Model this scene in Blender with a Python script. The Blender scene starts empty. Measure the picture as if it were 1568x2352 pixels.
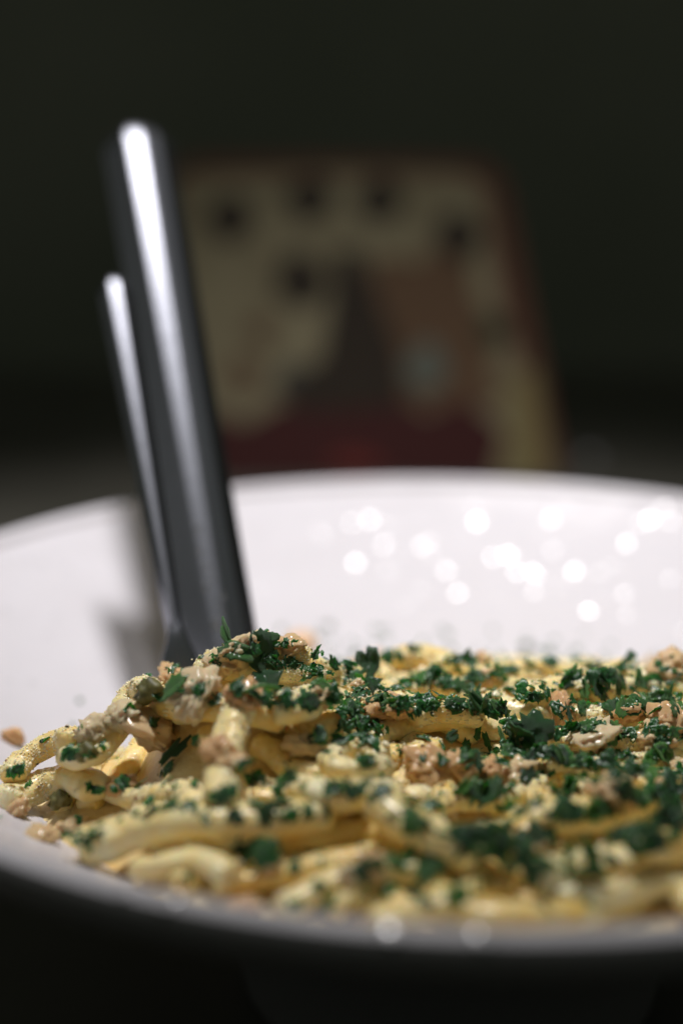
import bpy, math, random
import numpy as np
from mathutils import Vector, Matrix

S = bpy.context.scene
COL = S.collection
random.seed(11)
RNG = np.random.default_rng(11)

# ------------------------------------------------------------------ camera, world, lamps, exposure
PITCH = math.radians(14.18)
CAM = np.array([-0.0258, -0.3094, 0.1004])
cam_d = bpy.data.cameras.new('camera')
cam = bpy.data.objects.new('camera', cam_d)
COL.objects.link(cam)
cam.location = CAM
cam.rotation_euler = (math.pi/2 - PITCH, 0, 0)
cam_d.sensor_fit = 'HORIZONTAL'
cam_d.sensor_width = 24.0
cam_d.lens = 50.0
cam_d.clip_start = 0.01
cam_d.clip_end = 50
cam_d.dof.use_dof = True
cam_d.dof.focus_distance = 0.281
cam_d.dof.aperture_fstop = 3.7
cam_d.dof.aperture_blades = 0
S.camera = cam

W = bpy.data.worlds.new('World'); S.world = W
W.use_nodes = True
bg = W.node_tree.nodes['Background']
bg.inputs[0].default_value = (0.92, 1.0, 0.84, 1)
bg.inputs[1].default_value = 0.080

def look_at(o, target):
    d = Vector(target) - o.location
    o.rotation_euler = d.to_track_quat('-Z', 'Y').to_euler()

ld = bpy.data.lights.new('overhead_spot', 'SPOT')
ld.energy = 24.0
ld.color = (1.0, 0.965, 0.955)
ld.shadow_soft_size = 0.040
ld.spot_size = math.radians(73)
ld.spot_blend = 1.0
lamp = bpy.data.objects.new('overhead_spot', ld); COL.objects.link(lamp)
lamp.location = (-0.080, 0.130, 0.60)
look_at(lamp, (-0.01, 0.185, -0.03))

ad = bpy.data.lights.new('added_side_fill', 'AREA')  # unseen soft panel, added for reflections on the cutlery
ad.shape = 'RECTANGLE'; ad.size = 0.34; ad.size_y = 0.80
ad.energy = 0.12
ad.color = (1.0, 0.95, 0.97)
side = bpy.data.objects.new('added_side_fill', ad); COL.objects.link(side)
side.location = (-0.92, 0.10, 0.60)
look_at(side, (-0.06, 0.08, 0.05))

S.view_settings.view_transform = 'Standard'
S.view_settings.look = 'None'
S.view_settings.exposure = 0.0
S.view_settings.gamma = 1.0
S.render.engine = 'CYCLES'
S.cycles.use_denoising = True
S.cycles.max_bounces = 8
S.cycles.sample_clamp_indirect = 3.0
S.cycles.sample_clamp_direct = 10.0
S.cycles.caustics_reflective = False
S.cycles.caustics_refractive = False

# ------------------------------------------------------------------ helpers
def tag(o, label=None, cat=None, group=None, kind=None):
    if label: o['label'] = label
    if cat: o['category'] = cat
    if group: o['group'] = group
    if kind: o['kind'] = kind
    return o

def mesh(name, V, F, smooth=True):
    me = bpy.data.meshes.new(name)
    V = np.asarray(V, np.float32)
    if isinstance(F, np.ndarray):
        k = F.shape[1]; n = len(F)
        me.vertices.add(len(V)); me.vertices.foreach_set('co', V.ravel())
        me.loops.add(n*k); me.loops.foreach_set('vertex_index', F.astype(np.int32).ravel())
        me.polygons.add(n)
        me.polygons.foreach_set('loop_start', np.arange(0, n*k, k, dtype=np.int32))
        me.polygons.foreach_set('loop_total', np.full(n, k, np.int32))
        me.update(calc_edges=True)
    else:
        me.from_pydata([tuple(map(float, v)) for v in V], [], F)
    me.validate()
    if smooth:
        me.polygons.foreach_set('use_smooth', np.ones(len(me.polygons), bool))
    me.update()
    return me

def obj(name, me, m, parent=None):
    o = bpy.data.objects.new(name, me); COL.objects.link(o)
    if m and not me.materials: me.materials.append(m)
    if parent: o.parent = parent
    return o

def empty(name, loc):
    o = bpy.data.objects.new(name, None); COL.objects.link(o)
    o.location = loc
    return o

def vnoise(P, f, seed=0):
    """value noise in -1..1, vectorised"""
    Q = np.asarray(P, float)*f + seed*17.31
    I = np.floor(Q).astype(np.int64); t = Q - I
    t = t*t*(3-2*t)
    def h(a, b, c):
        n = (a*374761393 + b*668265263 + c*2147483647 + seed*144665) & 0x7fffffff
        n = ((n ^ (n >> 13))*1274126177) & 0x7fffffff
        n = n ^ (n >> 16)
        return (n & 0xffff)/32767.5 - 1
    r = 0
    for dx in (0, 1):
        for dy in (0, 1):
            for dz in (0, 1):
                w = (t[:, 0] if dx else 1-t[:, 0])*(t[:, 1] if dy else 1-t[:, 1])*(t[:, 2] if dz else 1-t[:, 2])
                r = r + w*h(I[:, 0]+dx, I[:, 1]+dy, I[:, 2]+dz)
    return r

def ico(sub):
    import bmesh
    bm = bmesh.new(); bmesh.ops.create_icosphere(bm, subdivisions=sub, radius=1)
    V = np.array([v.co[:] for v in bm.verts]); F = np.array([[v.index for v in f.verts] for f in bm.faces])
    bm.free(); return V, F

# ------------------------------------------------------------------ materials
def mat(name, col, rough=0.5, metal=0.0, **k):
    m = bpy.data.materials.new(name); m.use_nodes = True
    b = m.node_tree.nodes['Principled BSDF']
    b.inputs['Base Color'].default_value = (*col, 1)
    b.inputs['Roughness'].default_value = rough
    b.inputs['Metallic'].default_value = metal
    for kk, v in k.items(): b.inputs[kk].default_value = v
    return m

def nodes(m): return m.node_tree.nodes, m.node_tree.links, m.node_tree.nodes['Principled BSDF']

def noise_col(m, scale, stops, detail=4, rand=None, coord='Object', rough=0.6):
    N, L, b = nodes(m)
    tc = N.new('ShaderNodeTexCoord'); nz = N.new('ShaderNodeTexNoise')
    nz.inputs['Scale'].default_value = scale; nz.inputs['Detail'].default_value = detail
    nz.inputs['Roughness'].default_value = rough
    L.new(tc.outputs[coord], nz.inputs['Vector'])
    cr = N.new('ShaderNodeValToRGB')
    while len(cr.color_ramp.elements) < len(stops): cr.color_ramp.elements.new(0.5)
    for e, (p, c) in zip(cr.color_ramp.elements, stops):
        e.position = p; e.color = (*c, 1)
    out = cr.outputs[0]
    if rand:
        oi = N.new('ShaderNodeObjectInfo'); ad_ = N.new('ShaderNodeMath'); ad_.operation = 'MULTIPLY_ADD'
        L.new(oi.outputs['Random'], ad_.inputs[0]); ad_.inputs[1].default_value = rand; ad_.inputs[2].default_value = -rand/2
        sm = N.new('ShaderNodeMath'); sm.operation = 'ADD'
        L.new(nz.outputs[0], sm.inputs[0]); L.new(ad_.outputs[0], sm.inputs[1]); L.new(sm.outputs[0], cr.inputs[0])
    else:
        L.new(nz.outputs[0], cr.inputs[0])
    L.new(out, b.inputs['Base Color'])
    return tc

def bump(m, scale, strength, dist, detail=3, coord='Object'):
    N, L, b = nodes(m)
    tc = N.new('ShaderNodeTexCoord'); nz = N.new('ShaderNodeTexNoise')
    nz.inputs['Scale'].default_value = scale; nz.inputs['Detail'].default_value = detail
    L.new(tc.outputs[coord], nz.inputs['Vector'])
    bp = N.new('ShaderNodeBump'); bp.inputs['Strength'].default_value = strength; bp.inputs['Distance'].default_value = dist
    L.new(nz.outputs[0], bp.inputs['Height']); L.new(bp.outputs[0], b.inputs['Normal'])

def sss(m, w, rad, scale):
    b = m.node_tree.nodes['Principled BSDF']
    b.inputs['Subsurface Weight'].default_value = w
    b.inputs['Subsurface Radius'].default_value = rad
    b.inputs['Subsurface Scale'].default_value = scale

M = {}
M['noodle'] = mat('noodle_dough', (.8, .62, .25), .5, **{'Coat Weight': .35, 'Coat Roughness': .2})
noise_col(M['noodle'], 160, [(0.28, (.87, .60, .16)), (0.52, (.94, .77, .37)), (0.75, (.97, .88, .59))], rand=.28, coord='Object')
bump(M['noodle'], 1500, .45, .0004)
sss(M['noodle'], .5, (1.0, .55, .2), .002)
M['bed'] = mat('creamy_sauce', (.62, .43, .16), .4)
noise_col(M['bed'], 140, [(0.3, (.70, .46, .14)), (0.7, (.92, .80, .48))])
bump(M['bed'], 900, .6, .0006)
M['crumb'] = mat('grated_cheese', (.94, .84, .56), .4)
sss(M['crumb'], .3, (1, .7, .4), .001)
M['meat'] = mat('flaked_meat', (.7, .42, .25), .38, **{'Coat Weight': .4, 'Coat Roughness': .15})
noise_col(M['meat'], 180, [(0.3, (.80, .42, .17)), (0.5, (.90, .63, .33)), (0.7, (.94, .82, .56))], rand=.25)
bump(M['meat'], 1200, .6, .0005)
sss(M['meat'], .3, (1.0, .4, .2), .0018)
M['parsley'] = mat('parsley_leaf', (.01, .07, .026), .42, **{'Coat Weight': .25, 'Coat Roughness': .2})
noise_col(M['parsley'], 300, [(0.25, (.007, .042, .013)), (0.5, (.016, .090, .023)), (0.8, (.085, .23, .040))], rand=.6)
bump(M['parsley'], 1400, .7, .0004)
sss(M['parsley'], .4, (.4, 1.0, .3), .0006)
M['caper'] = mat('olive_green_skin', (.12, .13, .03), .55)
noise_col(M['caper'], 240, [(0.3, (.03, .035, .012)), (0.7, (.22, .20, .06))])
M['oil'] = mat('olive_oil', (.95, .93, .85), .14, **{'Transmission Weight': 1.0, 'IOR': 1.47})
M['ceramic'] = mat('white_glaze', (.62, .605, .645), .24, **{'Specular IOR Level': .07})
bump(M['ceramic'], 45, 1.0, .0013, 2)
M['outer'] = mat('shade_grey_glaze', (.14, .137, .14), .4)  # outside of the white bowl, its shade put into the colour
M['steel'] = mat('brushed_steel', (.27, .28, .32), .27, 1.0, **{'Coat Weight': .5, 'Coat Roughness': .06})
bump(M['steel'], 200, .06, .0006, 3)
M['dark_steel'] = M['steel']
M['table'] = mat('dark_worktop', (.06, .056, .05), .5)
noise_col(M['table'], 9, [(0.3, (.065, .062, .050)), (0.7, (.105, .10, .084))])
M['wall'] = mat('dark_wall', (.33, .33, .27), .85)
noise_col(M['wall'], 3, [(0.3, (.17, .185, .14)), (0.7, (.23, .235, .19))])

# ------------------------------------------------------------------ picture rays (used to measure where things stand on the heap)
F_PX = 3267.0
cp, sp = math.cos(PITCH), math.sin(PITCH)
def ray(px, py):
    u = (px-784)/F_PX; v = -(py-1176)/F_PX
    return np.array([u, cp+v*sp, -sp+v*cp])
def at_depth(px, py, d): return CAM + ray(px, py)*d
def at_y(px, py, Y):
    r = ray(px, py); return CAM + r*((Y-CAM[1])/r[1])

# ------------------------------------------------------------------ the setting: table and room
TABLE_Z = -0.0920
def sheet(name, V, m):
    o = obj(name, mesh(name, V, [list(range(len(V)))], False), m); tag(o, kind='structure'); return o
def slab(name, x0, x1, y0, y1, z0, z1, m, kind='structure'):
    V = [(x0,y0,z0),(x1,y0,z0),(x1,y1,z0),(x0,y1,z0),(x0,y0,z1),(x1,y0,z1),(x1,y1,z1),(x0,y1,z1)]
    F = [[0,3,2,1],[4,5,6,7],[0,1,5,4],[1,2,6,5],[2,3,7,6],[3,0,4,7]]
    o = obj(name, mesh(name, V, F, False), m); tag(o, kind=kind); return o
slab('table_top', -1.6, 1.6, -0.9, 0.98, TABLE_Z-0.04, TABLE_Z, M['table'])
slab('wall', -2.4, 2.4, 1.05, 1.15, -0.9, 2.2, M['wall'])
slab('floor', -2.4, 2.4, -2.4, 1.05, -0.95, -0.9, M['table'])

# ------------------------------------------------------------------ bowl
RB, HB = 0.14, 0.052
def bowl_z(r): return -HB*(1-np.minimum(r/RB, 1.0)**2)
def lathe(name, prof, n=160):
    prof = np.array(prof); a = np.linspace(0, 2*np.pi, n, endpoint=False)
    V = np.stack([prof[:, 0][:, None]*np.cos(a), prof[:, 0][:, None]*np.sin(a), np.repeat(prof[:, 1][:, None], n, 1)], -1).reshape(-1, 3)
    k = len(prof); F = []
    i = np.arange(k-1)[:, None]*n; j = np.arange(n)[None]; j2 = (j+1) % n
    F = np.stack([i+j, i+j2, i+n+j2, i+n+j], -1).reshape(-1, 4)
    return V, F
bowl = empty('bowl', (0, 0, TABLE_Z))
tag(bowl, 'white glazed bowl with flared wall, filled with herb-covered noodles', 'bowl')
inner = [(r, bowl_z(r)) for r in np.r_[0.0005, np.linspace(.01, .1350, 34)]]
V, F = lathe('w', inner)
o = obj('inner_wall', mesh('inner_wall', V-np.array([0, 0, TABLE_Z]), F), M['ceramic'], bowl)
lip = []
for t in np.linspace(-10, 130, 12):
    a = math.radians(t); lip.append((.1378-.0030*math.cos(a), -.0042+.0031*math.sin(a)))
lip[0] = inner[-1]
V, F = lathe('lip', lip)
obj('rim', mesh('rim', V-np.array([0, 0, TABLE_Z]), F[:, ::-1]), M['ceramic'], bowl)
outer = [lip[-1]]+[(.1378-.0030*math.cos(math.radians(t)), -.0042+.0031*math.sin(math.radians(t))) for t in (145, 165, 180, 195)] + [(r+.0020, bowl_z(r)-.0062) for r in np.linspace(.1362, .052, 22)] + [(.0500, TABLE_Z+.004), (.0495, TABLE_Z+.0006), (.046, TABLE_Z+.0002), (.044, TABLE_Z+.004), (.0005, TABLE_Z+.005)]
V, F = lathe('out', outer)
obj('outer_wall', mesh('outer_wall', V-np.array([0, 0, TABLE_Z]), F[:, ::-1]), M['outer'], bowl)['label'] = 'underside of the bowl, coloured grey for its shade'

# ------------------------------------------------------------------ heap of food: a height map that every piece is dropped on
X0, X1, Y0, Y1, G = -.135, .135, -.137, .085, .0005
gx = np.arange(X0, X1, G); gy = np.arange(Y0, Y1, G)
GX, GY = np.meshgrid(gx, gy)
RR = np.hypot(GX, GY)
hm = np.where(RR < .138, bowl_z(RR), .0005)
def target(x, y):
    rho = np.hypot((x-.010)/.114, (y+.030)/.100)
    dx = np.where(x < -.042, ((x+.042)/.0215)**4, ((x+.042)/.024)**2)
    plate = -.0122 + .0160*np.exp(-(dx+((y+.042)/.0145)**2)) + .0030*np.exp(-(((x-.03)/.05)**2+((y+.032)/.02)**2))
    plate = plate - .0035*np.clip((-.06-y)/.05, 0, 1)
    plate = plate - .0066*np.clip((-.058-x)/.008, 0, 1) - .005*np.clip((-.076-x)/.016, 0, 1)
    lf = np.clip((-.022-x)/.025, 0, 1)
    plate = plate - (1-lf)*.022*np.clip((y+.012)/.06, 0, 1)**1.1 - lf*.026*np.clip((y+.036)/.032, 0, 1)
    w = np.clip((1-rho)/.16, 0, 1); w = w*w*(3-2*w)
    b = bowl_z(np.hypot(x, y))
    return b + (np.maximum(plate, b)-b)*w
TG = target(GX, GY)

# sauce bed under the noodles
bed_h = np.maximum(bowl_z(RR)+.0002, TG-.0034 + .0010*vnoise(np.stack([GX, GY, 0*GX], -1).reshape(-1, 3), 160, 3).reshape(GX.shape))
we = np.clip((TG-bowl_z(RR)-.0026)/.0026, 0, 1)
bed_h = bowl_z(RR)-.0004+(bed_h-bowl_z(RR)+.0004)*we
inside = (TG-bowl_z(RR) > .0025) & (RR < .13)
st = 3
sub = np.s_[::st, ::st]
bx, by, bz, bi = GX[sub], GY[sub], bed_h[sub], inside[sub]
idx = -np.ones(bx.shape, int); idx[bi] = np.arange(bi.sum())
q = np.stack([idx[:-1, :-1], idx[:-1, 1:], idx[1:, 1:], idx[1:, :-1]], -1).reshape(-1, 4)
q = q[(q >= 0).all(1)]
bed = obj('creamy_sauce', mesh('creamy_sauce', np.stack([bx[bi], by[bi], bz[bi]], -1), q), M['bed'])
tag(bed, 'creamy pale sauce filling the gaps under the noodles', 'sauce', kind='stuff')
hm = np.where(inside, np.maximum(hm, bed_h), hm)

def ij(x, y): return np.clip(((np.asarray(y)-Y0)/G).astype(int), 0, len(gy)-1), np.clip(((np.asarray(x)-X0)/G).astype(int), 0, len(gx)-1)
def hat(x, y): return hm[ij(x, y)]
def pick(px, py):
    """the point of the heap (or bowl) that lies on this line of sight"""
    r = ray(px, py)
    for t in np.arange(.16, .5, .0006):
        p = CAM+r*t
        if X0 < p[0] < X1 and Y0 < p[1] < Y1 and math.hypot(p[0], p[1]) < .137 and p[2] <= hat(p[0], p[1]):
            return p
    return None

def pick_near(px, py):
    """like pick, but a line of sight that just misses the left slope is taken at the depth of that slope"""
    p = pick(px, py)
    if px < 480 and (p is None or p[1] > -.012): p = at_depth(px, py, .288)
    return p

def smooth1(a, s):
    k = int(max(1, s*3)); w = np.exp(-.5*(np.arange(-k, k+1)/s)**2); w /= w.sum()
    return np.convolve(np.pad(a, k, mode='edge'), w, 'valid')

def drop(path, w, h, stiff=5.0, sink=.35, commit=True, dry=False):
    """lay a strand of section w x h along path (mm-spaced xy) on the height map; returns z of its axis"""
    x, y = path[:, 0], path[:, 1]
    a = w/2
    j0, i0 = ij(x.min()-a, y.min()-a)[::-1]; j1, i1 = ij(x.max()+a, y.max()+a)[::-1]
    sx, sy = GX[i0:i1+1, j0:j1+1], GY[i0:i1+1, j0:j1+1]
    d = np.hypot(sx[..., None]-x, sy[..., None]-y)
    n = d.argmin(-1); dm = np.take_along_axis(d, n[..., None], -1)[..., 0]
    m = dm < a*.93
    hh = hm[i0:i1+1, j0:j1+1]
    prof = (h/2)*np.sqrt(np.clip(1-(dm/a)**2, 0, 1))
    need = hh+prof
    z = np.full(len(x), -1.0)
    np.maximum.at(z, n[m], need[m])
    good = z > -.9
    if good.sum() < 3: return None
    z = np.interp(np.arange(len(z)), np.flatnonzero(good), z[good])
    # stiffness: no steep kinks, the strand bridges hollows
    ii = np.arange(len(z)); e = (z[None, :]-.00042*np.abs(ii[:, None]-ii[None, :])).max(1)
    z2 = smooth1(.8*e+.2*z, stiff*.7) - sink*h
    if commit:
        top = z2[n]+prof
        hh[m] = np.maximum(hh[m], top[m])
    return z2

def strand_mesh(name, P, w, h, twist, seed, fine, taper=False):
    """oval noodle along P with a grainy coat"""
    ds = .00050 if fine else .0011
    seg = 26 if fine else 14
    L = np.r_[0, np.cumsum(np.linalg.norm(np.diff(P, axis=0), axis=1))]
    n = max(6, int(L[-1]/ds)); s = np.linspace(0, L[-1], n)
    C = np.stack([np.interp(s, L, P[:, k]) for k in range(3)], -1)
    for k in range(3): C[:, k] = smooth1(C[:, k], max(1, .0022/ds))
    T = np.gradient(C, axis=0); T /= np.linalg.norm(T, axis=1)[:, None]+1e-12
    Z = np.array([0, 0, 1.0]); B = np.cross(Z, T); B /= np.linalg.norm(B, axis=1)[:, None]+1e-9
    N = np.cross(T, B)
    tw = twist*np.linspace(-.5, .5, n) + .25*vnoise(np.c_[s, s*0, s*0], 60, seed)
    B, N = B*np.cos(tw)[:, None]+N*np.sin(tw)[:, None], N*np.cos(tw)[:, None]-B*np.sin(tw)[:, None]
    a = np.linspace(0, 2*np.pi, seg, endpoint=False)
    e = 2/2.35
    ca = np.sign(np.cos(a))*np.abs(np.cos(a))**e; sa = np.sign(np.sin(a))*np.abs(np.sin(a))**e
    wv = 1+.05*vnoise(np.c_[s, s*0+5, s*0], 90, seed+1)
    end = np.minimum(1, .80+.2*np.minimum(s, L[-1]-s)/.0012)
    wv = wv*end
    O = (B[:, None]*(ca*w/2)[None, :, None] + N[:, None]*(sa*h/2)[None, :, None])*wv[:, None, None]
    V = C[:, None]+O
    V = V.reshape(-1, 3); D = O.reshape(-1, 3)
    nr = D/(np.linalg.norm(D, axis=1)[:, None]+1e-9)
    up = np.clip(nr[:, 2]*.8+.45, .15, 1)
    dsp = .00030*vnoise(V, 330, seed)+up*.00020*vnoise(V, 800, seed+2)
    if fine: dsp = dsp + up*.00034*np.maximum(-.2, vnoise(V, 1300, seed+3))
    V = V+nr*dsp[:, None]
    i = np.arange(n-1)[:, None]*seg; j = np.arange(seg)[None]; j2 = (j+1) % seg
    F = np.stack([i+j, i+j2, i+seg+j2, i+seg+j], -1).reshape(-1, 4)
    # caps as fans of quads (collapsed in pairs)
    c0, c1 = len(V), len(V)+1
    V = np.vstack([V, C[0]-T[0]*.0003, C[-1]+T[-1]*.0003])
    h2 = np.arange(0, seg, 2)
    f0 = np.stack([np.full(len(h2), c0), (h2+2) % seg, (h2+1) % seg, h2], -1)
    b = (n-1)*seg
    f1 = np.stack([np.full(len(h2), c1), b+h2, b+(h2+1) % seg, b+(h2+2) % seg], -1)
    F = np.vstack([F, f0, f1])
    return V, F

def in_view(p, mx=60):
    d = p-CAM
    dep = d[1]*cp-d[2]*sp
    px = 784+F_PX*d[0]/dep; py = 1176-F_PX*(d[1]*sp+d[2]*cp)/dep
    return (-mx < px < 1568+mx and py < 2200), px, py, dep

NG = 'noodles heaped in the white bowl'
ZONES = {
 'front': 'thick pale noodle in the blurred foreground, low behind the near rim of the bowl',
 'left': 'creamy noodle on the bare left slope of the heap beside the white wall',
 'peak': 'creamy noodle in the herb-topped mound below the cutlery',
 'middle': 'creamy noodle in the middle of the heap between the parsley patches',
 'right': 'pale noodle partly buried under the dense chopped parsley',
 'back': 'pale noodle on the far side of the heap towards the rear wall',
 'outer': 'pale noodle at the outer edge of the heap along the bowl wall'}
noodle_count = 0
coat_pts = []            # points on noodle tops where grated cheese sticks
def add_noodle(path, w, h, twist, label=None, stiff=6.0, sink=.34, lift=0.0, zs=None):
    global noodle_count
    z = drop(path, w, h, stiff, sink)
    if z is None: return None
    if zs is not None: z = z+zs
    P = np.c_[path, z+lift]
    mid = P[len(P)//2]
    vis, px, py, dep = in_view(mid)
    fine = vis and .245 < dep < .335
    V, F = strand_mesh('noodle', P, w, h, twist, noodle_count+7, fine)
    base = np.array([mid[0], mid[1], P[:, 2].min()-h/2])
    me = mesh('noodle', V-base, F)
    o = obj('noodle', me, M['noodle']); o.location = base
    if label is None:
        x, y = mid[0], mid[1]
        if x > .062 or not vis: k = 'outer'
        elif y > .002: k = 'back'
        elif y < -.078: k = 'front'
        elif x < -.060: k = 'left'
        elif x < -.022 and y > -.055: k = 'peak'
        elif x > .002: k = 'right'
        else: k = 'middle'
        label = ZONES[k]
    tag(o, label, 'noodle', NG)
    if vis:
        n = len(V)
        sel = RNG.random(n) < (.5 if fine else .25)
        coat_pts.append(V[sel])
    noodle_count += 1
    return o

def rand_path(cx, cy, L, ang, kap, wig):
    n = max(8, int(L/.001)); s = np.linspace(-L/2, L/2, n)
    th = ang + kap*s + wig*np.sin(s/L*2*np.pi*1.3+RNG.random()*6)
    x = np.cumsum(np.cos(th))*L/n; y = np.cumsum(np.sin(th))*L/n
    return np.c_[x-x.mean()+cx, y-y.mean()+cy]

ok_region = (TG-bowl_z(RR) > .004) & (RR < .128)
def fits(p, margin=.004):
    i, j = ij(p[:, 0], p[:, 1]); return ok_region[i, j].mean() > .93 and (np.hypot(p[:, 0], p[:, 1]) < .126).all()
cells = np.flatnonzero(ok_region.ravel())
tries = 0
while noodle_count < 262 and tries < 5000:
    tries += 1
    best = None
    for c in range(7):
        k = RNG.choice(cells); cx, cy = GX.ravel()[k], GY.ravel()[k]
        L = RNG.uniform(.022, .045) if RNG.random() < .25 else RNG.uniform(.045, .105)
        ang = RNG.normal(0, .42) if RNG.random() < .8 else RNG.uniform(0, np.pi)
        p = rand_path(cx, cy, L, ang, RNG.normal(0, 24), RNG.normal(0, .45))
        if not fits(p): continue
        i, j = ij(p[:, 0], p[:, 1])
        gap = (TG[i, j]-hm[i, j]); s = gap.mean()+.5*gap.min()
        if best is None or s > best[0]: best = (s, p, gap)
    if best is None: continue
    if best[2].mean() < .0006:
        if tries > 4500: break
        continue
    w = RNG.uniform(.0042, .0058); h = w*RNG.uniform(.72, .95)
    zt = drop(best[1], w, h, 6.0, .34, commit=False)
    if zt is None: continue
    i, j = ij(best[1][:, 0], best[1][:, 1]); over = zt+h/2-TG[i, j]
    if over.mean() > .0018 or over.max() > (.0042 if best[1][:, 0].min() > -.052 else .0028): continue
    add_noodle(best[1], w, h, RNG.normal(0, .5))
print('noodles', noodle_count, 'tries', tries, 'mean gap', (TG-hm)[ok_region].mean())

# noodles one can point at
def px_path(pts, n=60):
    P = [pick_near(*p) for p in pts]
    P = np.array([p[:2] for p in P if p is not None])
    t = np.linspace(0, 1, len(P)); tt = np.linspace(0, 1, 200)
    # smooth through the points
    c = np.polyfit(t, P, min(len(P)-1, 3)); Q = np.stack([np.polyval(c[:, k], tt) for k in range(2)], -1)
    L = np.r_[0, np.cumsum(np.linalg.norm(np.diff(Q, axis=0), axis=1))]
    m = max(8, int(L[-1]/.001)); s = np.linspace(0, L[-1], m)
    return np.stack([np.interp(s, L, Q[:, k]) for k in range(2)], -1)
hand = [
 ([(350,1712),(440,1690),(560,1690),(668,1700)], .0078, .0060, 'straight thick yellow noodle lying across the slope below the mound'),
 ([(620,1740),(655,1690),(690,1645),(715,1610)], .0066, .0050, 'short noodle tilted upwards between mound and dark parsley hollow'),
 ([(170,1975),(330,1945),(520,1905),(760,1890)], .0080, .0062, 'long blurred yellow noodle arching across the foreground'),
 ([(0,1855),(110,1850),(230,1872)], .0072, .0056, 'blurred noodle at the far left edge of the foreground'),
 ([(690,1830),(780,1835),(900,1838)], .0068, .0052, 'noodle lying just under the curled ring noodle'),
 ([(160,1760),(230,1775),(300,1745),(345,1710)], .0062, .0046, 'slim pale noodle curving down the left slope'),
 ([(1215,1632),(1290,1605),(1370,1580)], .0068, .0052, 'yellow noodle rising to the right on the back ridge'),
 ([(1200,1905),(1320,1895),(1440,1915)], .0072, .0054, 'blurred noodle beneath the right-hand parsley patch'),
 ([(1220,2060),(1350,2010),(1500,1985)], .0070, .0054, 'blurred noodle near the rim at the lower right'),
 ([(1440,2010),(1568,1960),(1640,1940)], .0070, .0054, 'rightmost blurred noodle in the foreground'),
 ([(860,1900),(980,1930),(1110,1990)], .0076, .0058, 'blurred noodle slanting down to the right in the foreground'),
 ([(505,1860),(530,1800),(570,1745)], .0066, .0044, 'broad flat noodle standing upright in the left middle of the heap'),
 ([(900,1545),(960,1535),(1040,1540)], .0066, .0050, 'yellow noodle end on the back ridge behind the parsley'),
 ([(930,1680),(1020,1660),(1120,1690)], .0064, .0048, 'broad cream noodle in the centre of the heap'),
]
for pts, w, h, lab in hand:
    p = px_path(pts)
    add_noodle(p, w, h, RNG.normal(0, .3), lab, sink=.34)
c = pick(822, 1762)
a = np.linspace(.4, 5.9, 40)
ring = np.c_[c[0]+.0058*np.cos(a), c[1]+.0058*np.sin(a)]
add_noodle(ring, .0048, .0044, 0, 'noodle curled into a small open ring', stiff=9, sink=.15)
c = pick_near(100, 1812)
a = np.linspace(-.6, 3.6, 34)
add_noodle(np.c_[c[0]+.0060*np.cos(a), c[1]+.0055*np.sin(a)], .0050, .0044, 0, 'curled noodle hook at the left tip of the heap', stiff=8, sink=.2)

# ------------------------------------------------------------------ pink flaked chunks
ICO4 = ico(4); ICO3 = ico(3); ICO1 = ico(1); ICO2 = ico(2)
chunk_meshes = []
for k in range(9):
    V, F = ICO4; V = V.copy()
    ax = RNG.uniform(.7, 1.35, 3); V = V*ax
    r = .9+.30*vnoise(V, 1.6, k+20)+.26*vnoise(V, 3.2, k+31)+.22*np.abs(vnoise(V, 6, k+40))+.12*vnoise(V, 11, k+50)
    chunk_meshes.append(mesh('meat_chunk', V*r[:, None], F))
    chunk_meshes[-1].materials.append(M['meat'])
CG = 'pink flaked chunks among the noodles'
def settle(x, y, r, raise_=.6):
    z = hat(x, y)
    i, j = ij(x, y); k = int(max(1, r/G))
    i0, i1, j0, j1 = max(0, i-k), i+k+1, max(0, j-k), j+k+1
    zz = hm[i0:i1, j0:j1]
    dd = np.hypot(GX[i0:i1, j0:j1]-x, GY[i0:i1, j0:j1]-y)
    base = np.percentile(zz[dd < r], 45)
    if raise_:
        top = base+raise_*r*np.sqrt(np.clip(1-(dd/r)**2, 0, 1))
        zz[dd < r] = np.maximum(zz, top)[dd < r]
    return base
def chunk(x, y, r, label, flat=.75, m=None):
    r *= .95
    base = settle(x, y, r, .8)
    me = chunk_meshes[RNG.integers(len(chunk_meshes))]
    o = bpy.data.objects.new('meat_chunk', me); COL.objects.link(o)
    o.location = (x, y, base+r*.12)
    o.scale = (r*RNG.uniform(.85, 1.2), r*RNG.uniform(.85, 1.2), r*flat)
    o.rotation_euler = (RNG.normal(0, .4), RNG.normal(0, .4), RNG.uniform(0, 6.3))
    tag(o, label, 'meat chunk', CG)
    return o
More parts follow.
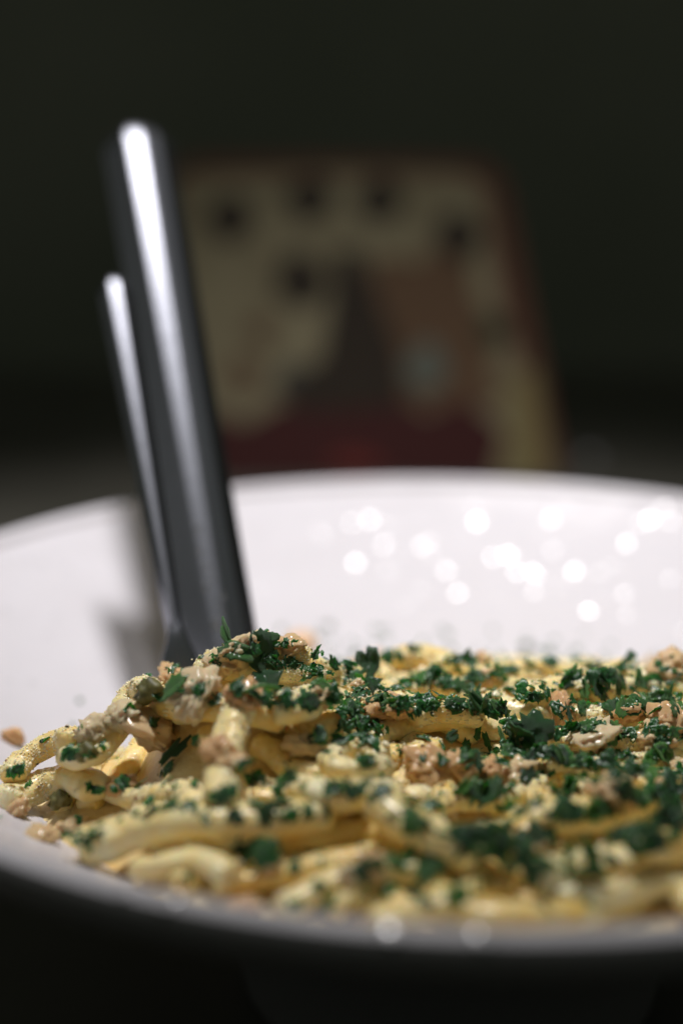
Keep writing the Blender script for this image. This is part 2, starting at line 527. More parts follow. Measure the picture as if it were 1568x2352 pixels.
for px, py, r, lab in [
  (335,1738,.0052,'crumbly pink chunk at the left end of the straight thick noodle'),
  (395,1560,.0040,'pale chunk on the left shoulder of the mound'),
  (450,1600,.0046,'knobbly cream-pink chunk on the left face of the mound'),
  (520,1560,.0042,'cream chunk near the top of the mound'),
  (545,1500,.0042,'pale chunk at the very top of the mound in front of the knife'),
  (600,1490,.0036,'pink chunk on the summit beside the upright parsley leaf'),
  (560,1600,.0040,'pinkish chunk in the middle of the mound'),
  (220,1685,.0042,'salmon-pink flake low on the left slope'),
  (270,1680,.0034,'small salmon-pink flake on the left skyline of the heap'),
  (500,1735,.0036,'pink chunk in the shade under the straight thick noodle'),
  (880,1640,.0038,'pink chunk beside the dark parsley hollow'),
  (1200,1790,.0038,'reddish chunk below the big parsley bunch'),
  (1130,1780,.0036,'small reddish chunk left of the reddish one'),
  (1440,1640,.0040,'pinkish chunk under the parsley on the right'),
  (1510,1700,.0054,'large orange-pink chunk near the right edge'),
  (1540,1545,.0056,'orange-pink chunk on the far right skyline'),
  (1060,1790,.0034,'small pink chunk in the right middle'),
  (40,1830,.0030,'pink chunk at the left tip of the heap'),
  (90,1925,.0030,'blurred dark-pink chunk at the lower left by the bowl wall'),
  (620,1990,.0034,'blurred pink chunk in the foreground'),
  (800,2030,.0030,'blurred pink chunk close behind the near rim'),
  (1400,1830,.0042,'pink chunk in the blurred parsley on the right'),
  (690,1480,.0040,'blurred cream chunk on the skyline right of the knife'),
  (740,1600,.0036,'cream chunk at the centre of the ridge'),
  (1290,1660,.0040,'cream chunk between two parsley bunches'),
  (1360,1690,.0044,'pale crumbly chunk right of the folded parsley leaf'),
  (700,1730,.0034,'small cream chunk above the ring noodle'),
  (980,1760,.0036,'cream chunk right of the ring noodle')]:
    p = pick_near(px, py)
    if p is not None: chunk(p[0], p[1], r, lab)
for k in range(46):
    q_ = RNG.choice(cells); x, y = GX.ravel()[q_], GY.ravel()[q_]
    if math.hypot(x, y) > .118: continue
    chunk(x, y, RNG.uniform(.0018, .0036), 'small pale pink crumb sunk between the noodles')

# olive-green caper-like bits
for px, py, r, lab in [(345,1622,.0030,'dark olive-green caper on the left edge of the mound'),
                       (130,1712,.0022,'olive-green caper piece on the left slope skyline'),
                       (200,1765,.0022,'olive-green caper piece on the left slope')]:
    p = pick_near(px, py)
    if p is None: continue
    base = settle(p[0], p[1], r, .8)
    V, F = ICO3; V = V*(1+.35*vnoise(V, 1.9, 77)+.22*vnoise(V, 4.5, 78))[:, None]
    o = obj('caper', mesh('caper', V*r*np.array([1, .9, .85]), F), M['caper']); o.location = (p[0], p[1], base+r*.45)
    tag(o, lab, 'caper')

# ------------------------------------------------------------------ chopped parsley
def leaf_mesh(k):
    """one torn, toothed scrap of leaf, unit size, with real thickness"""
    n = 22
    th = np.linspace(0, 2*np.pi, n, endpoint=False)
    kind = k % 4
    el = (.8, .5, .28, .62)[kind]
    r = 1+.30*np.cos(th*2+RNG.random()*6)*RNG.random()+.22*np.cos(th*3+RNG.random()*6)*RNG.random()+.16*np.cos(th*5+RNG.random()*6)*RNG.random()
    r = r*(1+RNG.uniform(-.22, .16, n))
    for q_ in range(RNG.integers(0, 3)): r[RNG.integers(n)] *= .55
    r = np.clip(r, .35, 1.7)
    x = r*np.cos(th); y = r*np.sin(th)*el
    s = 1/np.abs(np.c_[x, y]).max(); x, y = x*s, y*s
    rings = [(1.0), (.62), (.28)]
    P = np.vstack([np.c_[x*q_, y*q_] for q_ in rings]+[np.zeros((1, 2))])
    c1, c2, c3 = RNG.uniform(-.3, .5), RNG.uniform(-.3, .3), RNG.uniform(-.25, .25)
    z = c1*P[:, 1]**2/el+c2*P[:, 0]**2+c3*P[:, 0]*P[:, 1] + .10*vnoise(np.c_[P, P[:, 0]*0], 2.6, k+100)
    z = z - .10*np.exp(-(P[:, 1]/(.12*el+.05))**2)
    T = np.c_[P, z]; t = .022
    Vt = T+np.array([0, 0, t]); Vb = T-np.array([0, 0, t])
    V = np.vstack([Vt, Vb]); m = len(T); F = []
    for q_ in range(2):
        for i in range(n):
            a, b = q_*n+i, q_*n+(i+1) % n
            F += [[a, b, b+n, a+n]]; F += [[m+a+n, m+b+n, m+b, m+a]]
    for i in range(n):
        F += [[2*n+i, 2*n+(i+1) % n, 3*n]]; F += [[m+3*n, m+2*n+(i+1) % n, m+2*n+i]]
        F += [[i, m+i, m+(i+1) % n, (i+1) % n]]
    return V, F
LEAVES = []
for k in range(26):
    V, F = leaf_mesh(k); me = mesh('parsley_flake', V, F); me.materials.append(M['parsley']); LEAVES.append((me, V, F))

def normal_at(x, y, r=.002):
    zx = (hat(x+r, y)-hat(x-r, y))/(2*r); zy = (hat(x, y+r)-hat(x, y-r))/(2*r)
    v = Vector((-np.clip(zx, -1.2, 1.2), -np.clip(zy, -1.2, 1.2), 1)); return v.normalized()
def flake_matrix(x, y, s, tilt):
    n = normal_at(x, y, max(.0012, s*.5))
    d = Vector((RNG.normal(), RNG.normal(), 0))*tilt
    n = (n+d).normalized()
    q_ = n.to_track_quat('Z', 'Y')
    rot = q_.to_matrix().to_4x4() @ Matrix.Rotation(RNG.uniform(0, 6.28), 4, 'Z')
    steep = math.sqrt(max(0, 1-n.z**2))
    z = hat(x, y)+.0002+s*.45*steep
    return Matrix.Translation((x, y, z)) @ rot @ Matrix.Diagonal((s, s, s*RNG.uniform(.7, 1.1), 1))
PG = 'chopped parsley scattered over the noodles'
PL = {
 'ridge': 'dark green parsley flake on the sharp central ridge of the heap',
 'peak': 'dark green parsley flake on the mound under the cutlery',
 'right': 'dark green parsley flake in the dense patch on the right',
 'right_ridge': 'dark green parsley flake on the ridge, right of its centre',
 'right_edge': 'dark green parsley flake near the right end of the ridge',
 'left': 'dark green parsley flake on the sparse left slope',
 'front': 'blurred dark green parsley flake in the foreground',
 'back': 'blurred parsley flake along the skyline of the heap'}
flakes = []       # (x, y, size, tilt, label)
def cluster(px, py, n, spread, smin, smax, tilt=.5, label=None):
    if not label and py > 1900: smin, smax, spread = smin*1.3, smax*1.3, spread*1.1
    for k in range(n):
        a, b = RNG.normal(0, spread, 2)
        p = pick_near(px+a, py+b*.55)
        if p is None or math.hypot(p[0], p[1]) > .122: continue
        flakes.append([p[0], p[1], RNG.uniform(smin, smax), tilt, label])
# named leaves first
cluster(520,1487,1,0,.0046,.0048,.9,'curved pointed parsley leaf sticking up at the top of the mound')
cluster(600,1530,1,0,.0050,.0052,.6,'broad glossy parsley leaf draped over the top of the mound')
cluster(615,1590,1,0,.0042,.0044,.8,'folded parsley leaf hanging down the face of the mound')
cluster(845,1545,1,0,.0044,.0046,.5,'broad parsley leaf catching light on the central ridge')
cluster(1110,1715,2,10,.0052,.0054,.7,'large folded parsley bunch in front of the cream noodle')
cluster(1215,1715,2,12,.0050,.0054,.7,'large parsley bunch lying in the right middle of the heap')
cluster(985,1590,1,0,.0034,.0036,.6,'small heart-shaped parsley leaf right of the central ridge')
cluster(400,1755,2,10,.0044,.0046,.5,'dark parsley leaf in the shaded hollow under the straight thick noodle')
cluster(540,1550,1,0,.0038,.0040,.4,'parsley leaf with a short stalk on the face of the mound')
C = [ # px, py, n, spread(px), min, max size (m)
 (560,1515,9,45,.0010,.0028),(480,1560,6,40,.0009,.0024),(640,1560,9,45,.0010,.0028),(700,1520,10,45,.0010,.0026),
 (700,1600,10,45,.0010,.0026),(790,1600,14,40,.0012,.0032),(820,1650,14,34,.0014,.0034),(850,1690,12,34,.0012,.0030),
 (760,1530,8,40,.0009,.0022),(930,1580,14,45,.0010,.0028),(1000,1610,10,45,.0010,.0026),(1060,1620,16,40,.0012,.0030),
 (1090,1560,14,45,.0012,.0030),(1060,1545,8,30,.0012,.0030),(1110,1720,16,32,.0016,.0036),(1220,1670,12,40,.0012,.0030),
 (1230,1720,16,36,.0014,.0034),(1310,1630,12,45,.0010,.0026),(1290,1530,8,40,.0016,.0032),(1400,1590,14,40,.0014,.0034),
 (1450,1570,12,40,.0014,.0032),(1520,1620,14,40,.0014,.0036),(1420,1720,14,45,.0014,.0034),(1500,1740,10,45,.0012,.0030),
 (1370,1780,14,50,.0014,.0036),(1450,1820,18,50,.0016,.0038),(1330,1840,10,45,.0014,.0034),(1130,1830,12,36,.0016,.0036),
 (1540,1860,14,40,.0016,.0038),(1140,1960,10,40,.0018,.0038),(1200,2000,9,45,.0018,.0038),(1450,1960,7,40,.0016,.0032),
 (650,1830,7,30,.0014,.0032),(580,1800,6,30,.0010,.0026),(890,1860,6,40,.0012,.0026),(990,1880,8,50,.0012,.0026),
 (380,1840,6,30,.0012,.0028),(320,1830,5,30,.0012,.0028),(280,1770,5,40,.0010,.0024),(120,1800,7,40,.0012,.0028),
 (40,1795,3,20,.0012,.0026),(350,1800,5,35,.0010,.0026),(600,1960,6,45,.0014,.0030),(720,1920,5,30,.0012,.0026),
 (920,2020,5,40,.0014,.0028),(700,2030,4,40,.0012,.0024),(170,1945,4,30,.0012,.0028),(440,1620,6,40,.0010,.0024),
 (640,1690,5,50,.0008,.0018),(940,1740,7,50,.0010,.0024),(950,1500,5,50,.0012,.0024),(1180,1520,5,30,.0014,.0026),(1380,1515,4,40,.0012,.0024),(860,1500,4,40,.0012,.0022)]
for px, py, n, sp_, a_, b_ in C: cluster(px, py, int(n*2.5), sp_*1.55, a_*.55, b_*.85, .28)
flakes_named = [f for f in flakes if f[4]]
rest = sorted([f for f in flakes if not f[4]], key=lambda f: -f[2])
indiv = flakes_named+rest[:298-len(flakes_named)]
tiny = rest[298-len(flakes_named):]
def bump_hm(x, y, r, dz):
    i, j = ij(x, y); k = int(max(1, r/G))
    hm[max(0, i-k):i+k+1, max(0, j-k):j+k+1] += dz
for x, y, s, tilt, lab in indiv:
    me = LEAVES[RNG.integers(len(LEAVES))][0]
    o = bpy.data.objects.new('parsley_flake', me); COL.objects.link(o)
    o.matrix_world = flake_matrix(x, y, s, tilt)
    bump_hm(x, y, s*.4, s*.10)
    if not lab:
        vis, px, py, dep = in_view(np.array(o.location))
        if py > 1880: k = 'front'
        elif py < 1535 and px > 740: k = 'back'
        elif px < 400: k = 'left'
        elif px < 680 and py < 1680: k = 'peak'
        elif px > 1040: k = 'right' if py > 1690 else 'right_ridge' if px < 1320 else 'right_edge'
        elif py < 1720: k = 'ridge'
        else: k = 'front' if py > 1800 else 'ridge'
        lab = PL[k]
    tag(o, lab, 'parsley flake', PG)
# the uncountable fine specks
VV, FF, nv = [], [], 0
for k in range(3800):
    if k < len(tiny): x, y, s, tilt, _ = tiny[k]
    else:
        q_ = RNG.choice(cells); x, y = GX.ravel()[q_], GY.ravel()[q_]; tilt = .6
        if math.hypot(x, y) > .12: continue
        dens = .22+.78*np.clip((x+.035)/.05, 0, 1)
        dens *= .45+.55*np.clip((y+.10)/.05, 0, 1)
        dens *= .5+.9*max(0, vnoise(np.array([[x, y, 0.]]), 90, 8)[0])**1.3*1.4
        if RNG.random() > dens: continue
        s = RNG.choice([RNG.uniform(.0005, .0010), RNG.uniform(.0006, .0016)]) if x < .05 else RNG.uniform(.0008, .003)
    _, V, F = LEAVES[RNG.integers(len(LEAVES))]
    m_ = np.array(flake_matrix(x, y, s, tilt))
    VV.append(V@m_[:3, :3].T+m_[:3, 3]); FF += [[i+nv for i in f] for f in F]; nv += len(V)
o = obj('parsley_specks', mesh('parsley_specks', np.vstack(VV), FF), M['parsley'])
tag(o, 'fine specks of chopped parsley dusted over the noodles', 'parsley', kind='stuff')

# a thin stalk on the mound
def tube(P, r, n=8):
    P = np.array(P); T = np.gradient(P, axis=0); T /= np.linalg.norm(T, axis=1)[:, None]
    A = np.cross(T, [0, 0, 1.0]); A /= np.linalg.norm(A, axis=1)[:, None]+1e-9; B = np.cross(T, A)
    a = np.linspace(0, 2*np.pi, n, endpoint=False)
    V = (P[:, None]+r*(A[:, None]*np.cos(a)[None, :, None]+B[:, None]*np.sin(a)[None, :, None])).reshape(-1, 3)
    i = np.arange(len(P)-1)[:, None]*n; j = np.arange(n)[None]
    F = np.stack([i+j, i+(j+1) % n, i+n+(j+1) % n, i+n+j], -1).reshape(-1, 4).tolist()
    F += [list(range(n))[::-1], [len(V)-n+k for k in range(n)]]
    return V, F
p0, p1 = pick(560, 1600), pick(640, 1612)
if p0 is not None and p1 is not None:
    t = np.linspace(0, 1, 12)[:, None]; P = p0+(p1-p0)*t; P[:, 2] = max(p0[2], p1[2])+.0008+.0010*np.sin(t[:, 0]*3.1)
    V, F = tube(P, .00042)
    o = obj('parsley_stalk', mesh('parsley_stalk', V, F), M['parsley'])
    tag(o, 'thin green parsley stalk lying on the face of the mound', 'parsley stalk')

# ------------------------------------------------------------------ grated cheese coat and oil beads
CP = np.vstack(coat_pts)
# only the tops: points no lower than 1.3 mm under the height map
i, j = ij(CP[:, 0], CP[:, 1])
CP = CP[CP[:, 2] > hm[i, j]-.0012]
dep = (CP[:, 1]-CAM[1])*cp-(CP[:, 2]-CAM[2])*sp
keep = RNG.random(len(CP)) < np.where((dep > .25) & (dep < .33), 1, .25)
CP = CP[keep]; CP = CP[RNG.permutation(len(CP))[:30000]]
V1, F1 = ICO1
s = RNG.uniform(.00010, .00027, len(CP))*np.where(RNG.random(len(CP)) < .12, 1.7, 1)
dirs = RNG.uniform(.6, 1.3, (len(CP), 1, 3))
VB = V1[None]*(1+.25*RNG.normal(size=(len(CP), len(V1), 1)))*dirs*s[:, None, None]+CP[:, None]
FB = F1[None]+(np.arange(len(CP))*len(V1))[:, None, None]
o = obj('grated_cheese', mesh('grated_cheese', VB.reshape(-1, 3), FB.reshape(-1, 3)), M['crumb'])
tag(o, 'grainy grated cheese clinging to the tops of the noodles', 'grated cheese', kind='stuff')
print('cheese', len(CP))

def crumbs(name, n, smin, smax, m, label, cat, seed):
    V, F = ICO2
    out, k = [], 0
    while len(out) < n and k < n*6:
        k += 1
        q_ = RNG.choice(cells); x, y = GX.ravel()[q_], GY.ravel()[q_]
        if math.hypot(x, y) > .119 or vnoise(np.array([[x, y, 0.]]), 75, seed)[0] < RNG.uniform(-.6, .5): continue
        sz = smin+(smax-smin)*RNG.random()**2.2
        A_ = RNG.normal(size=(3, 3)); Qr, _ = np.linalg.qr(A_)
        P = V*(1+.45*vnoise(V, 1.7, seed+k % 37)+.35*vnoise(V, 3.5, seed+k % 29))[:, None]*RNG.uniform(.4, 1.3, 3)*sz
        out.append(P@Qr+np.array([x, y, hat(x, y)+sz*.15]))
    VB = np.array(out); FB = F[None]+(np.arange(len(out))*len(V))[:, None, None]
    o = obj(name, mesh(name, VB.reshape(-1, 3), FB.reshape(-1, 3)), m)
    tag(o, label, cat, kind='stuff')
crumbs('pale_crumbs', 1000, .0002, .0006, M['crumb'], 'pale cheesy crumbs strewn between and over the noodles', 'crumbs', 5)
crumbs('meat_crumbs', 550, .0003, .0010, M['meat'], 'small orange-pink meat crumbs strewn over the noodles', 'meat crumbs', 61)

n = 420
sel = CP[RNG.permutation(len(CP))[:n]]
V2, F2 = ICO2
s = RNG.uniform(.00018, .00050, n)
VB = V2[None]*np.array([1, 1, .7])*s[:, None, None]+sel[:, None]+np.array([0, 0, .0001])
FB = F2[None]+(np.arange(n)*len(V2))[:, None, None]
o = obj('oil_beads', mesh('oil_beads', VB.reshape(-1, 3), FB.reshape(-1, 3)), M['oil'])
tag(o, 'tiny shining oil beads sprinkled on the noodles', 'oil beads', kind='stuff')

# ------------------------------------------------------------------ oil drops on the bowl wall
def lens_mesh(k):
    """shallow oil drop: radius 1, height given by a dome, slightly irregular outline"""
    n = 20; rr = np.array([1, .93, .8, .6, .4, .2])
    a = np.linspace(0, 2*np.pi, n, endpoint=False)
    out = 1+.10*np.cos(2*a+k)+.06*np.cos(3*a+2*k)
    V = []
    for r in rr: V += [(r*o_*math.cos(t), r*o_*math.sin(t), .07*(1-r*r)) for o_, t in zip(out, a)]
    V.append((0, 0, .07)); F = []
    for q_ in range(len(rr)-1):
        for i in range(n): F.append([q_*n+i, q_*n+(i+1) % n, (q_+1)*n+(i+1) % n, (q_+1)*n+i])
    q_ = len(rr)-1
    for i in range(n): F.append([q_*n+i, q_*n+(i+1) % n, len(V)-1])
    return mesh('oil_drop', V, F)
DROPS = [lens_mesh(k) for k in range(4)]
M['film'] = mat('oil_film', (.62, .605, .645), .20, **{'Specular IOR Level': .65})
for d in DROPS: d.materials.append(M['film'])
def wall_pick(px, py):
    r = ray(px, py)
    t0 = .20
    for t in np.arange(.30, .52, .0004):
        p = CAM+r*t; rad = math.hypot(p[0], p[1])
        if rad < .1375 and p[2] <= bowl_z(rad):
            p[2] = bowl_z(rad)+.00004; return p
    return None
DG = 'oil drops on the rear wall of the bowl'
def oil_drop(px, py, s, label, group=DG, draws=1):
    p = wall_pick(px, py)
    if p is None: return
    rad = math.hypot(p[0], p[1]); sl = 2*HB*rad/RB**2
    nrm = Vector((-p[0]/rad*sl, -p[1]/rad*sl, 1)).normalized()
    hv = np.array(lamp.location)-p; hv /= np.linalg.norm(hv); cv = CAM-p; cv /= np.linalg.norm(cv)
    hv = Vector(hv+cv).normalized()
    nrm = max(((nrm+Vector(RNG.normal(0, .06, 3))).normalized() for _ in range(draws)), key=lambda v: v.dot(hv))
    o = bpy.data.objects.new('oil_drop', DROPS[RNG.integers(4)]); COL.objects.link(o)
    o.matrix_world = Matrix.Translation(p) @ nrm.to_track_quat('Z', 'Y').to_matrix().to_4x4() @ Matrix.Rotation(RNG.uniform(0, 6.28), 4, 'Z') @ Matrix.Diagonal((s, s, s, 1))
    tag(o, label, 'oil drop', group)
big = [(1163,1278),(1268,1262),(1193,1315),(1230,1310),(1322,1312),(945,1202),(1097,1194),(885,1250),(920,1274),(815,1335),(813,1290),
       (1020,1305),(968,1357),(750,1360),(1050,1360),(1357,1400),(1433,1412),(1556,1448),(1495,1194),(1540,1196),(1530,1325),(853,1190),(810,1205),
       (750,1230),(740,1220),(600,1350),(975,1258),(1530,1350),(1430,1362),(1380,1372),(895,1310),(1430,1250),(715,1290),(700,1450)]
for px, py in big: oil_drop(px, py, RNG.choice([.0011, .0015, .0020])*RNG.uniform(.9, 1.1), 'shiny oil drop glinting on the rear wall of the bowl', draws=4)
for k in range(34):
    px = RNG.uniform(580, 1568); py = RNG.normal(1290, 75)
    if 1130 < py < 1465: oil_drop(px, py, RNG.uniform(.0008, .0016), 'shiny oil drop glinting on the rear wall of the bowl')
for px, py in [(133,1280),(150,1305),(250,1285),(68,1290),(10,1288),(45,1292),(205,1270),(95,1292)]:
    oil_drop(px, py, RNG.uniform(.0010, .0016), 'oil drop glinting on the bowl wall left of the cutlery', 'oil drops left of the cutlery', draws=5)
for px, py in [(15,1405),(225,1530),(330,1545),(130,1420),(250,1440),(75,1570),(20,1565),(110,1460)]:
    oil_drop(px, py, RNG.uniform(.0008, .0014), 'faint oil drop low on the bowl wall left of the cutlery', 'faint oil drops low on the left wall')

# drops on the near rim
for k, (px, lab, s) in enumerate([(295,'oil drop on the near rim at the lower left',.0011),(395,'larger oil drop on the near rim at the lower left',.0016),
                       (902,'round oil drop shining in the middle of the near rim',.0016),(1110,'oil drop on the near rim right of the middle',.0016)]):
    # walk the rim circle to the point seen in this column
    bestp = min((np.array([.1378*math.cos(a), .1378*math.sin(a), -.0011]) for a in np.linspace(-math.pi*.95, -.05, 900)),
                key=lambda p: abs(in_view(p)[1]-px))
    V, F = ICO3
    rad = math.hypot(bestp[0], bestp[1]); e_ = bestp[:2]/rad; tl_ = math.radians(19)
    q_ = np.array([*(e_*(.1378+.0030*math.sin(tl_))), -.0042+.0031*math.cos(tl_)+.0001])
    nrm = Vector((e_[0]*math.sin(tl_), e_[1]*math.sin(tl_), math.cos(tl_)))
    o = obj('oil_drop', mesh('oil_drop', V*np.array([s, s, s*.11]), F), M['film'])
    o.matrix_world = Matrix.Translation(q_) @ nrm.to_track_quat('Z', 'Y').to_matrix().to_4x4()
    tag(o, lab, 'oil drop')

# crumbs and parsley bits lying on the wall of the bowl
for px, py, r, lab in [(30,1705,.0022,'lone pinkish crumb with parsley on the left wall of the bowl')]:
    p = wall_pick(px, py) if False else at_depth(px, py, .300)
    r_ = math.hypot(p[0], p[1]); p[2] = bowl_z(r_)
    root = bpy.data.objects.new('meat_crumb', chunk_meshes[2]); COL.objects.link(root)
    p = pick(px, py); root.location = (p[0], p[1], p[2]+r*.6); root.scale = (r, r*.8, r*1.0)
    tag(root, lab, 'crumb')
for px, py, s, lab in [(182,1612,.0016,'blurred parsley bit on the bowl wall left of the mound'),(165,1668,.0012,'small parsley bit on the bowl wall above the left slope'),
                       (1162,1475,.0016,'blurred parsley bit on the rear wall just above the heap'),(290,1605,.0009,'tiny parsley bit on the wall beside the mound'),
                       (1505,1505,.0013,'blurred parsley bit on the rear wall at the far right')]:
    p = pick(px, py) 
    if p is None: continue
    o = bpy.data.objects.new('parsley_bit', LEAVES[5][0]); COL.objects.link(o)
    rad = math.hypot(p[0], p[1]); sl = 2*HB*rad/RB**2
    nrm = Vector((-p[0]/rad*sl, -p[1]/rad*sl, 1)).normalized()
    o.matrix_world = Matrix.Translation(p+np.array(nrm)*.0004) @ nrm.to_track_quat('Z', 'Y').to_matrix().to_4x4() @ Matrix.Diagonal((s, s, s*.5, 1))
    tag(o, lab, 'parsley flake')

# ------------------------------------------------------------------ cutlery
def loft(stations, seg=40, ex=2.6, poly=None):
    """stations: (centre, across, outward, width, thickness); poly: faceted section with crisp edges"""
    if poly is None:
        a = np.linspace(0, 2*np.pi, seg, endpoint=False); e = 2/ex
        ca = np.sign(np.cos(a))*np.abs(np.cos(a))**e/2; sa = np.sign(np.sin(a))*np.abs(np.sin(a))**e/2
    else:
        q_ = np.array(poly, float); ca, sa = [], []
        for k in range(len(q_)):                      # narrow chamfer at every corner
            p, u, v = q_[k], q_[k-1]-q_[k], q_[(k+1) % len(q_)]-q_[k]
            for d in (u, v):
                w_ = p+d/np.linalg.norm(d)*.022; ca.append(w_[0]); sa.append(w_[1])
        ca, sa = np.array(ca), np.array(sa); seg = len(ca)
    V = []
    for c, A, N, w, h in stations:
        V.append(c+A*(ca*w)[:, None]+N*(sa*h)[:, None])
    V = np.vstack(V); n = len(stations)
    i = np.arange(n-1)[:, None]*seg; j = np.arange(seg)[None]
    F = np.stack([i+j, i+(j+1) % seg, i+seg+(j+1) % seg, i+seg+j], -1).reshape(-1, 4).tolist()
    F += [list(range(seg))[::-1], [len(V)-seg+k for k in range(seg)]]
    return V, F
def frame(P0, P1, face):
    T = (P1-P0)/np.linalg.norm(P1-P0)
    N = np.array(face, float); N = N-T*(N@T); N /= np.linalg.norm(N)
    A = np.cross(T, N); A = A/np.linalg.norm(A)
    if A[0] < 0: A = -A
    return T, A, N
def utensil(P0, P1, face, prof, name, ex, base, poly=None):
    T, A, N = frame(P0, P1, face)
    st_ = [(P0+T*s+N*b-base, A, N, w, h) for s, w, h, b in prof]
    V, F = loft(st_, ex=ex, poly=poly)
    me = mesh(name, V, F)
    if poly: 
        me.polygons.foreach_set('use_smooth', np.zeros(len(me.polygons), bool)); me.update()
    return me

# knife: P0 is where the handle enters the food
K0, K1 = at_depth(514, 1480, .333), at_depth(312, 290, .420)
LK = np.linalg.norm(K1-K0)
kbase = K0
knife = empty('knife', kbase)
tag(knife, 'wide polished steel knife handle with a bright stripe standing upright in the food', 'knife')
wk = lambda t: .0166+.0038*t
prof = [(LK*t-.020*(1-t), wk(t), .0085, 0) for t in np.linspace(0, .955, 24)]
for t in np.linspace(0, 1, 9)[1:]:
    a = t*math.pi/2
    prof.append((LK*.955-.0009+LK*.045*math.sin(a), max(.0012, wk(1)*math.cos(a)**.7), max(.001, .0085*math.cos(a)**.8), 0))
KF = (.21, -.65, .72)
KPOLY = [(-.48, -.5), (.40, -.5), (.5, -.40), (.5, -.05), (.28, .34), (.03, .49), (-.20, .50), (-.5, -.40)]
obj('handle', utensil(K0, K1, KF, prof, 'handle', 2.1, kbase, KPOLY), M['steel'], knife)
T, A, N = frame(K0, K1, KF)
prof = [(-.040, .006, .0012, 0), (-.036, .010, .0016, 0), (-.026, .012, .0020, 0), (-.0202, .0115, .004, 0)]
obj('blade', utensil(K0, K1, KF, prof, 'blade', 2.2, kbase), M['steel'], knife)

# fork: handle tapering to a narrow neck, shoulders flaring into a head buried in the food
F0, F1 = at_depth(403, 1448, .322), at_depth(262, 632, .378)
LF = np.linalg.norm(F1-F0)
fork = empty('fork', F0)
tag(fork, 'slim dark steel fork handle narrowing to its neck, standing left of the knife', 'fork')
FFc = (.22, -.65, .71)
FPOLY = [(-.46, -.5), (.46, -.5), (.5, -.2), (.06, .48), (-.24, .5), (-.5, -.3)]
wf = lambda t: .0038+.0056*t**.9
prof = [(LF*t, wf(t), .0036+.0010*t, 0) for t in np.linspace(0, .94, 24)]
for t in np.linspace(0, 1, 8)[1:]:
    a = t*math.pi/2
    prof.append((LF*.94+LF*.05*math.sin(a), max(.001, wf(.94)*math.cos(a)**.7), max(.0008, .0046*math.cos(a)**.8), 0))
obj('handle', utensil(F0, F1, FFc, prof, 'handle', 2.05, F0, FPOLY), M['steel'], fork)
prof = [(-.026, .0122, .0022, -.0064), (-.018, .0112, .0024, -.0046), (-.0135, .0104, .0026, -.0033), (-.0095, .0094, .0028, -.0021), (-.0060, .0078, .0031, -.0011), (-.003, .0055, .0034, -.0004), (-.0002, .0039, .0035, 0), (.003, .0026, .0024, 0)]
obj('head', utensil(F0, F1, FFc, prof, 'head', 2.4, F0), M['steel'], fork)
T, A, N = frame(F0, F1, FFc)
for k in range(4):
    c = (k-1.5)*.0032
    V, F = loft([(A*c*(1-.1*q_)-T*(.0235+.014*q_)+N*(-.0060-.002*q_), A, N, .0022*(1-.5*q_), .0018*(1-.4*q_)) for q_ in np.linspace(0, 1, 7)], seg=10, ex=2.2)
    obj('tine', mesh('tine', V, F), M['steel'], fork)

# water beads along the knife stripe
T, A, N = frame(K0, K1, KF)
for k in range(16):
    s = .002+.030*(k/16)**1.3+RNG.normal(0, .0006)
    off = RNG.uniform(-.0034, .0008)
    w = wk(s/LK)/2; h = .0041
    p = K0+T*s+A*off+N*h
    r = RNG.uniform(.0004, .0007)
    V, F = ICO2
    o = obj('water_bead', mesh('water_bead', V*r, F), M['oil']); o.location = p
    tag(o, 'tiny clear bead on the bright stripe of the knife just above the food', 'bead', 'beads on the knife')

# ------------------------------------------------------------------ tapered printed carton behind the bowl
YB = 0.53
def bp(px, py, off=0.0):
    p = at_y(px, py, YB); return np.array([p[0], YB-off, p[2]])
tl, tr = bp(392, 362), bp(1150, 366)
bl_, br_ = bp(360, 1085), bp(1292, 1085)
k = (TABLE_Z-tl[2])/(bl_[2]-tl[2]); bl = tl+(bl_-tl)*k; bl[2] = TABLE_Z
k = (TABLE_Z-tr[2])/(br_[2]-tr[2]); br = tr+(br_-tr)*k; br[2] = TABLE_Z
M['board'] = mat('red_board', (.14, .058, .036), .55)
M['cream'] = mat('cream_print', (.34, .30, .19), .55)
noise_col(M['cream'], 22, [(0.3, (.24, .20, .12)), (0.7, (.38, .33, .21))])
M['ink'] = mat('dark_ink', (.045, .033, .024), .5)
M['maroon'] = mat('maroon_print', (.075, .02, .02), .5)
M['brown'] = mat('brown_print', (.17, .10, .058), .5)
M['pale'] = mat('pale_blue_print', (.17, .19, .16), .5)
M['olive'] = mat('olive_print', (.30, .24, .11), .5)
M['red'] = mat('red_print', (.20, .035, .03), .5)
carton = empty('carton', ((bl[0]+br[0])/2, YB, TABLE_Z))
tag(carton, 'tapered printed carton with red edges and cream panel, blurred behind the bowl', 'carton')
cb = np.array(carton.location)
def rounded(q4, r=.018, n=6):
    """rounded outline of a quadrilateral in the x-z plane"""
    out = []
    for i in range(4):
        p, a_, b_ = q4[i], q4[i-1], q4[(i+1) % 4]
        u = (a_-p)/np.linalg.norm(a_-p); v = (b_-p)/np.linalg.norm(b_-p)
        rr = r if p[2] > -.0 else .004
        for t in np.linspace(0, 1, n): out.append(p+u*rr*(1-t)**2+v*rr*t**2)
    return np.array(out)
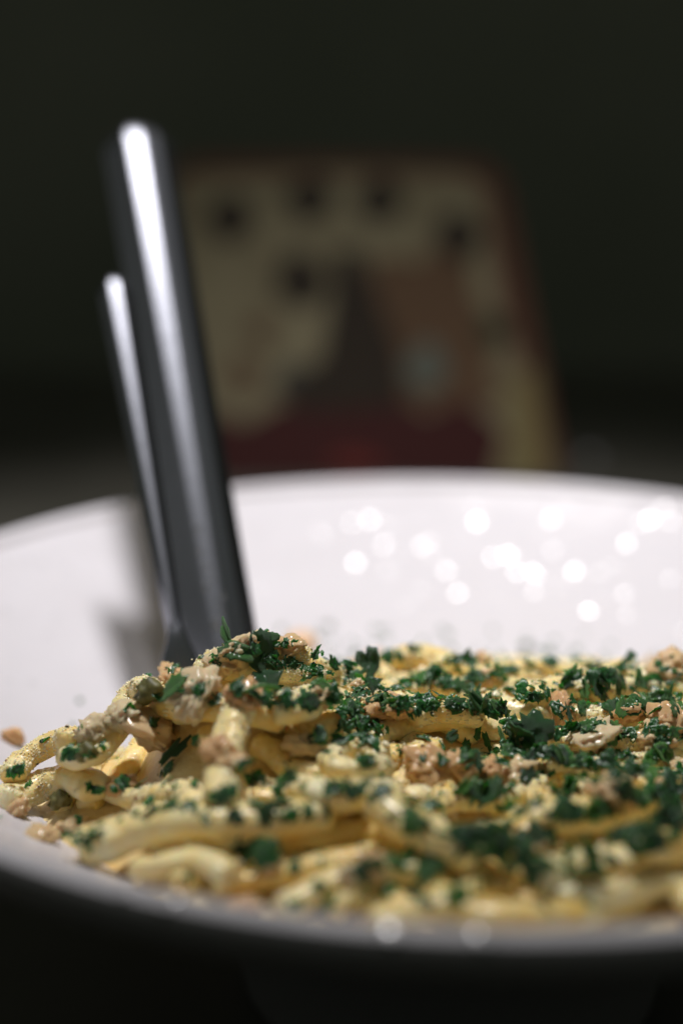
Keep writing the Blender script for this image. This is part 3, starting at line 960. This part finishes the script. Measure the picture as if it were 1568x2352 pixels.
def prism(out, y0, y1, back_shrink=1.0):
    n = len(out); c = out.mean(0)
    Fr = out.copy(); Fr[:, 1] = y0
    Bk = out.copy(); Bk[:, 0] = c[0]+(out[:, 0]-c[0])*back_shrink; Bk[:, 1] = y1
    V = np.vstack([Fr, Bk])-cb
    F = [list(range(n)), [2*n-1-i for i in range(n)]]+[[(i+1) % n, i, n+i, n+(i+1) % n] for i in range(n)]
    return V, F
body = rounded([tl, tr, br, bl])
V, F = prism(body, YB, YB+.075, .97)
obj('body', mesh('body', V, F, False), M['board'], carton)
def printed(name, pts, m, layer):
    out = np.array([bp(*p) for p in pts])
    V, F = prism(out, YB-.0003*layer-.0002, YB-.0003*layer+.00005)
    return obj(name, mesh(name, V, F, False), m, carton)
def disc(px, py, rx, ry=None, n=20, wob=.12):
    ry = ry or rx; return [(px+rx*(1+wob*math.cos(3*t+px))*math.cos(t), py+ry*(1+wob*math.sin(2*t+py))*math.sin(t)) for t in np.linspace(0, 2*np.pi, n, endpoint=False)]
printed('printed_panel', [(415,405),(760,395),(1060,400),(1112,430),(1150,700),(1215,900),(1245,1250),(380,1250),(395,900)], M['cream'], 1)
printed('printed_patch', [(850,640),(900,590),(960,600),(1010,555),(1080,610),(1090,690),(1150,760),(1120,850),(1165,900),(1080,950),(960,930),(860,960)], M['brown'], 2)
printed('printed_patch', [(1165,880),(1225,840),(1262,1090),(1270,1250),(1140,1250),(1170,1000)], M['olive'], 2.5)
printed('printed_band', [(370,960),(470,930),(560,975),(640,930),(720,900),(800,945),(900,905),(980,950),(1060,915),(1130,965),(1160,1000),(1140,1050),(1120,1250),(380,1250)], M['maroon'], 3)
printed('printed_figure', [(770,570),(830,575),(870,690),(915,800),(930,930),(690,945),(640,900),(740,820),(760,700)], M['ink'], 4)
for px, py, r in [(530,500,52),(712,455,52),(872,455,52),(1050,540,52),(690,640,58)]:
    printed('printed_spot', disc(px, py, r), M['ink'], 4.5)
printed('printed_spot', disc(1135, 755, 34), mat('green_ink', (.05, .07, .04), .5), 4.5)['label'] = 'dark green printed spot'
for px, py, r in [(600,760,30),(560,860,36),(930,700,40),(1040,800,34),(880,620,28)]:
    printed('printed_spot', disc(px, py, r, wob=.25), M['brown'], 4.7)
printed('printed_spot', disc(978, 840, 46, 52), M['pale'], 5)['label'] = 'pale blue-grey printed spot'
printed('printed_spot', disc(690, 880, 60, 45), mat('slate_ink', (.09, .09, .08), .5), 3.5)['label'] = 'slate grey printed spot'
printed('printed_spot', disc(815, 1062, 60, 22), M['red'], 5)['label'] = 'bright red printed spot'

# a glossy bead added on the dark table for the glint behind the bowl
p = at_y(1355, 1055, .37); 
r = ray(1355, 1055); t = (TABLE_Z-CAM[2])/r[2]; p = CAM+r*t
V, F = ICO3
o = obj('glint_bead', mesh('glint_bead', V*np.array([.0042, .0042, .0026]), F), M['film']); o.location = (p[0], p[1], TABLE_Z+.0008)
tag(o, 'single round glossy bead added for a faint glint on the dark table behind the bowl', 'water drop')
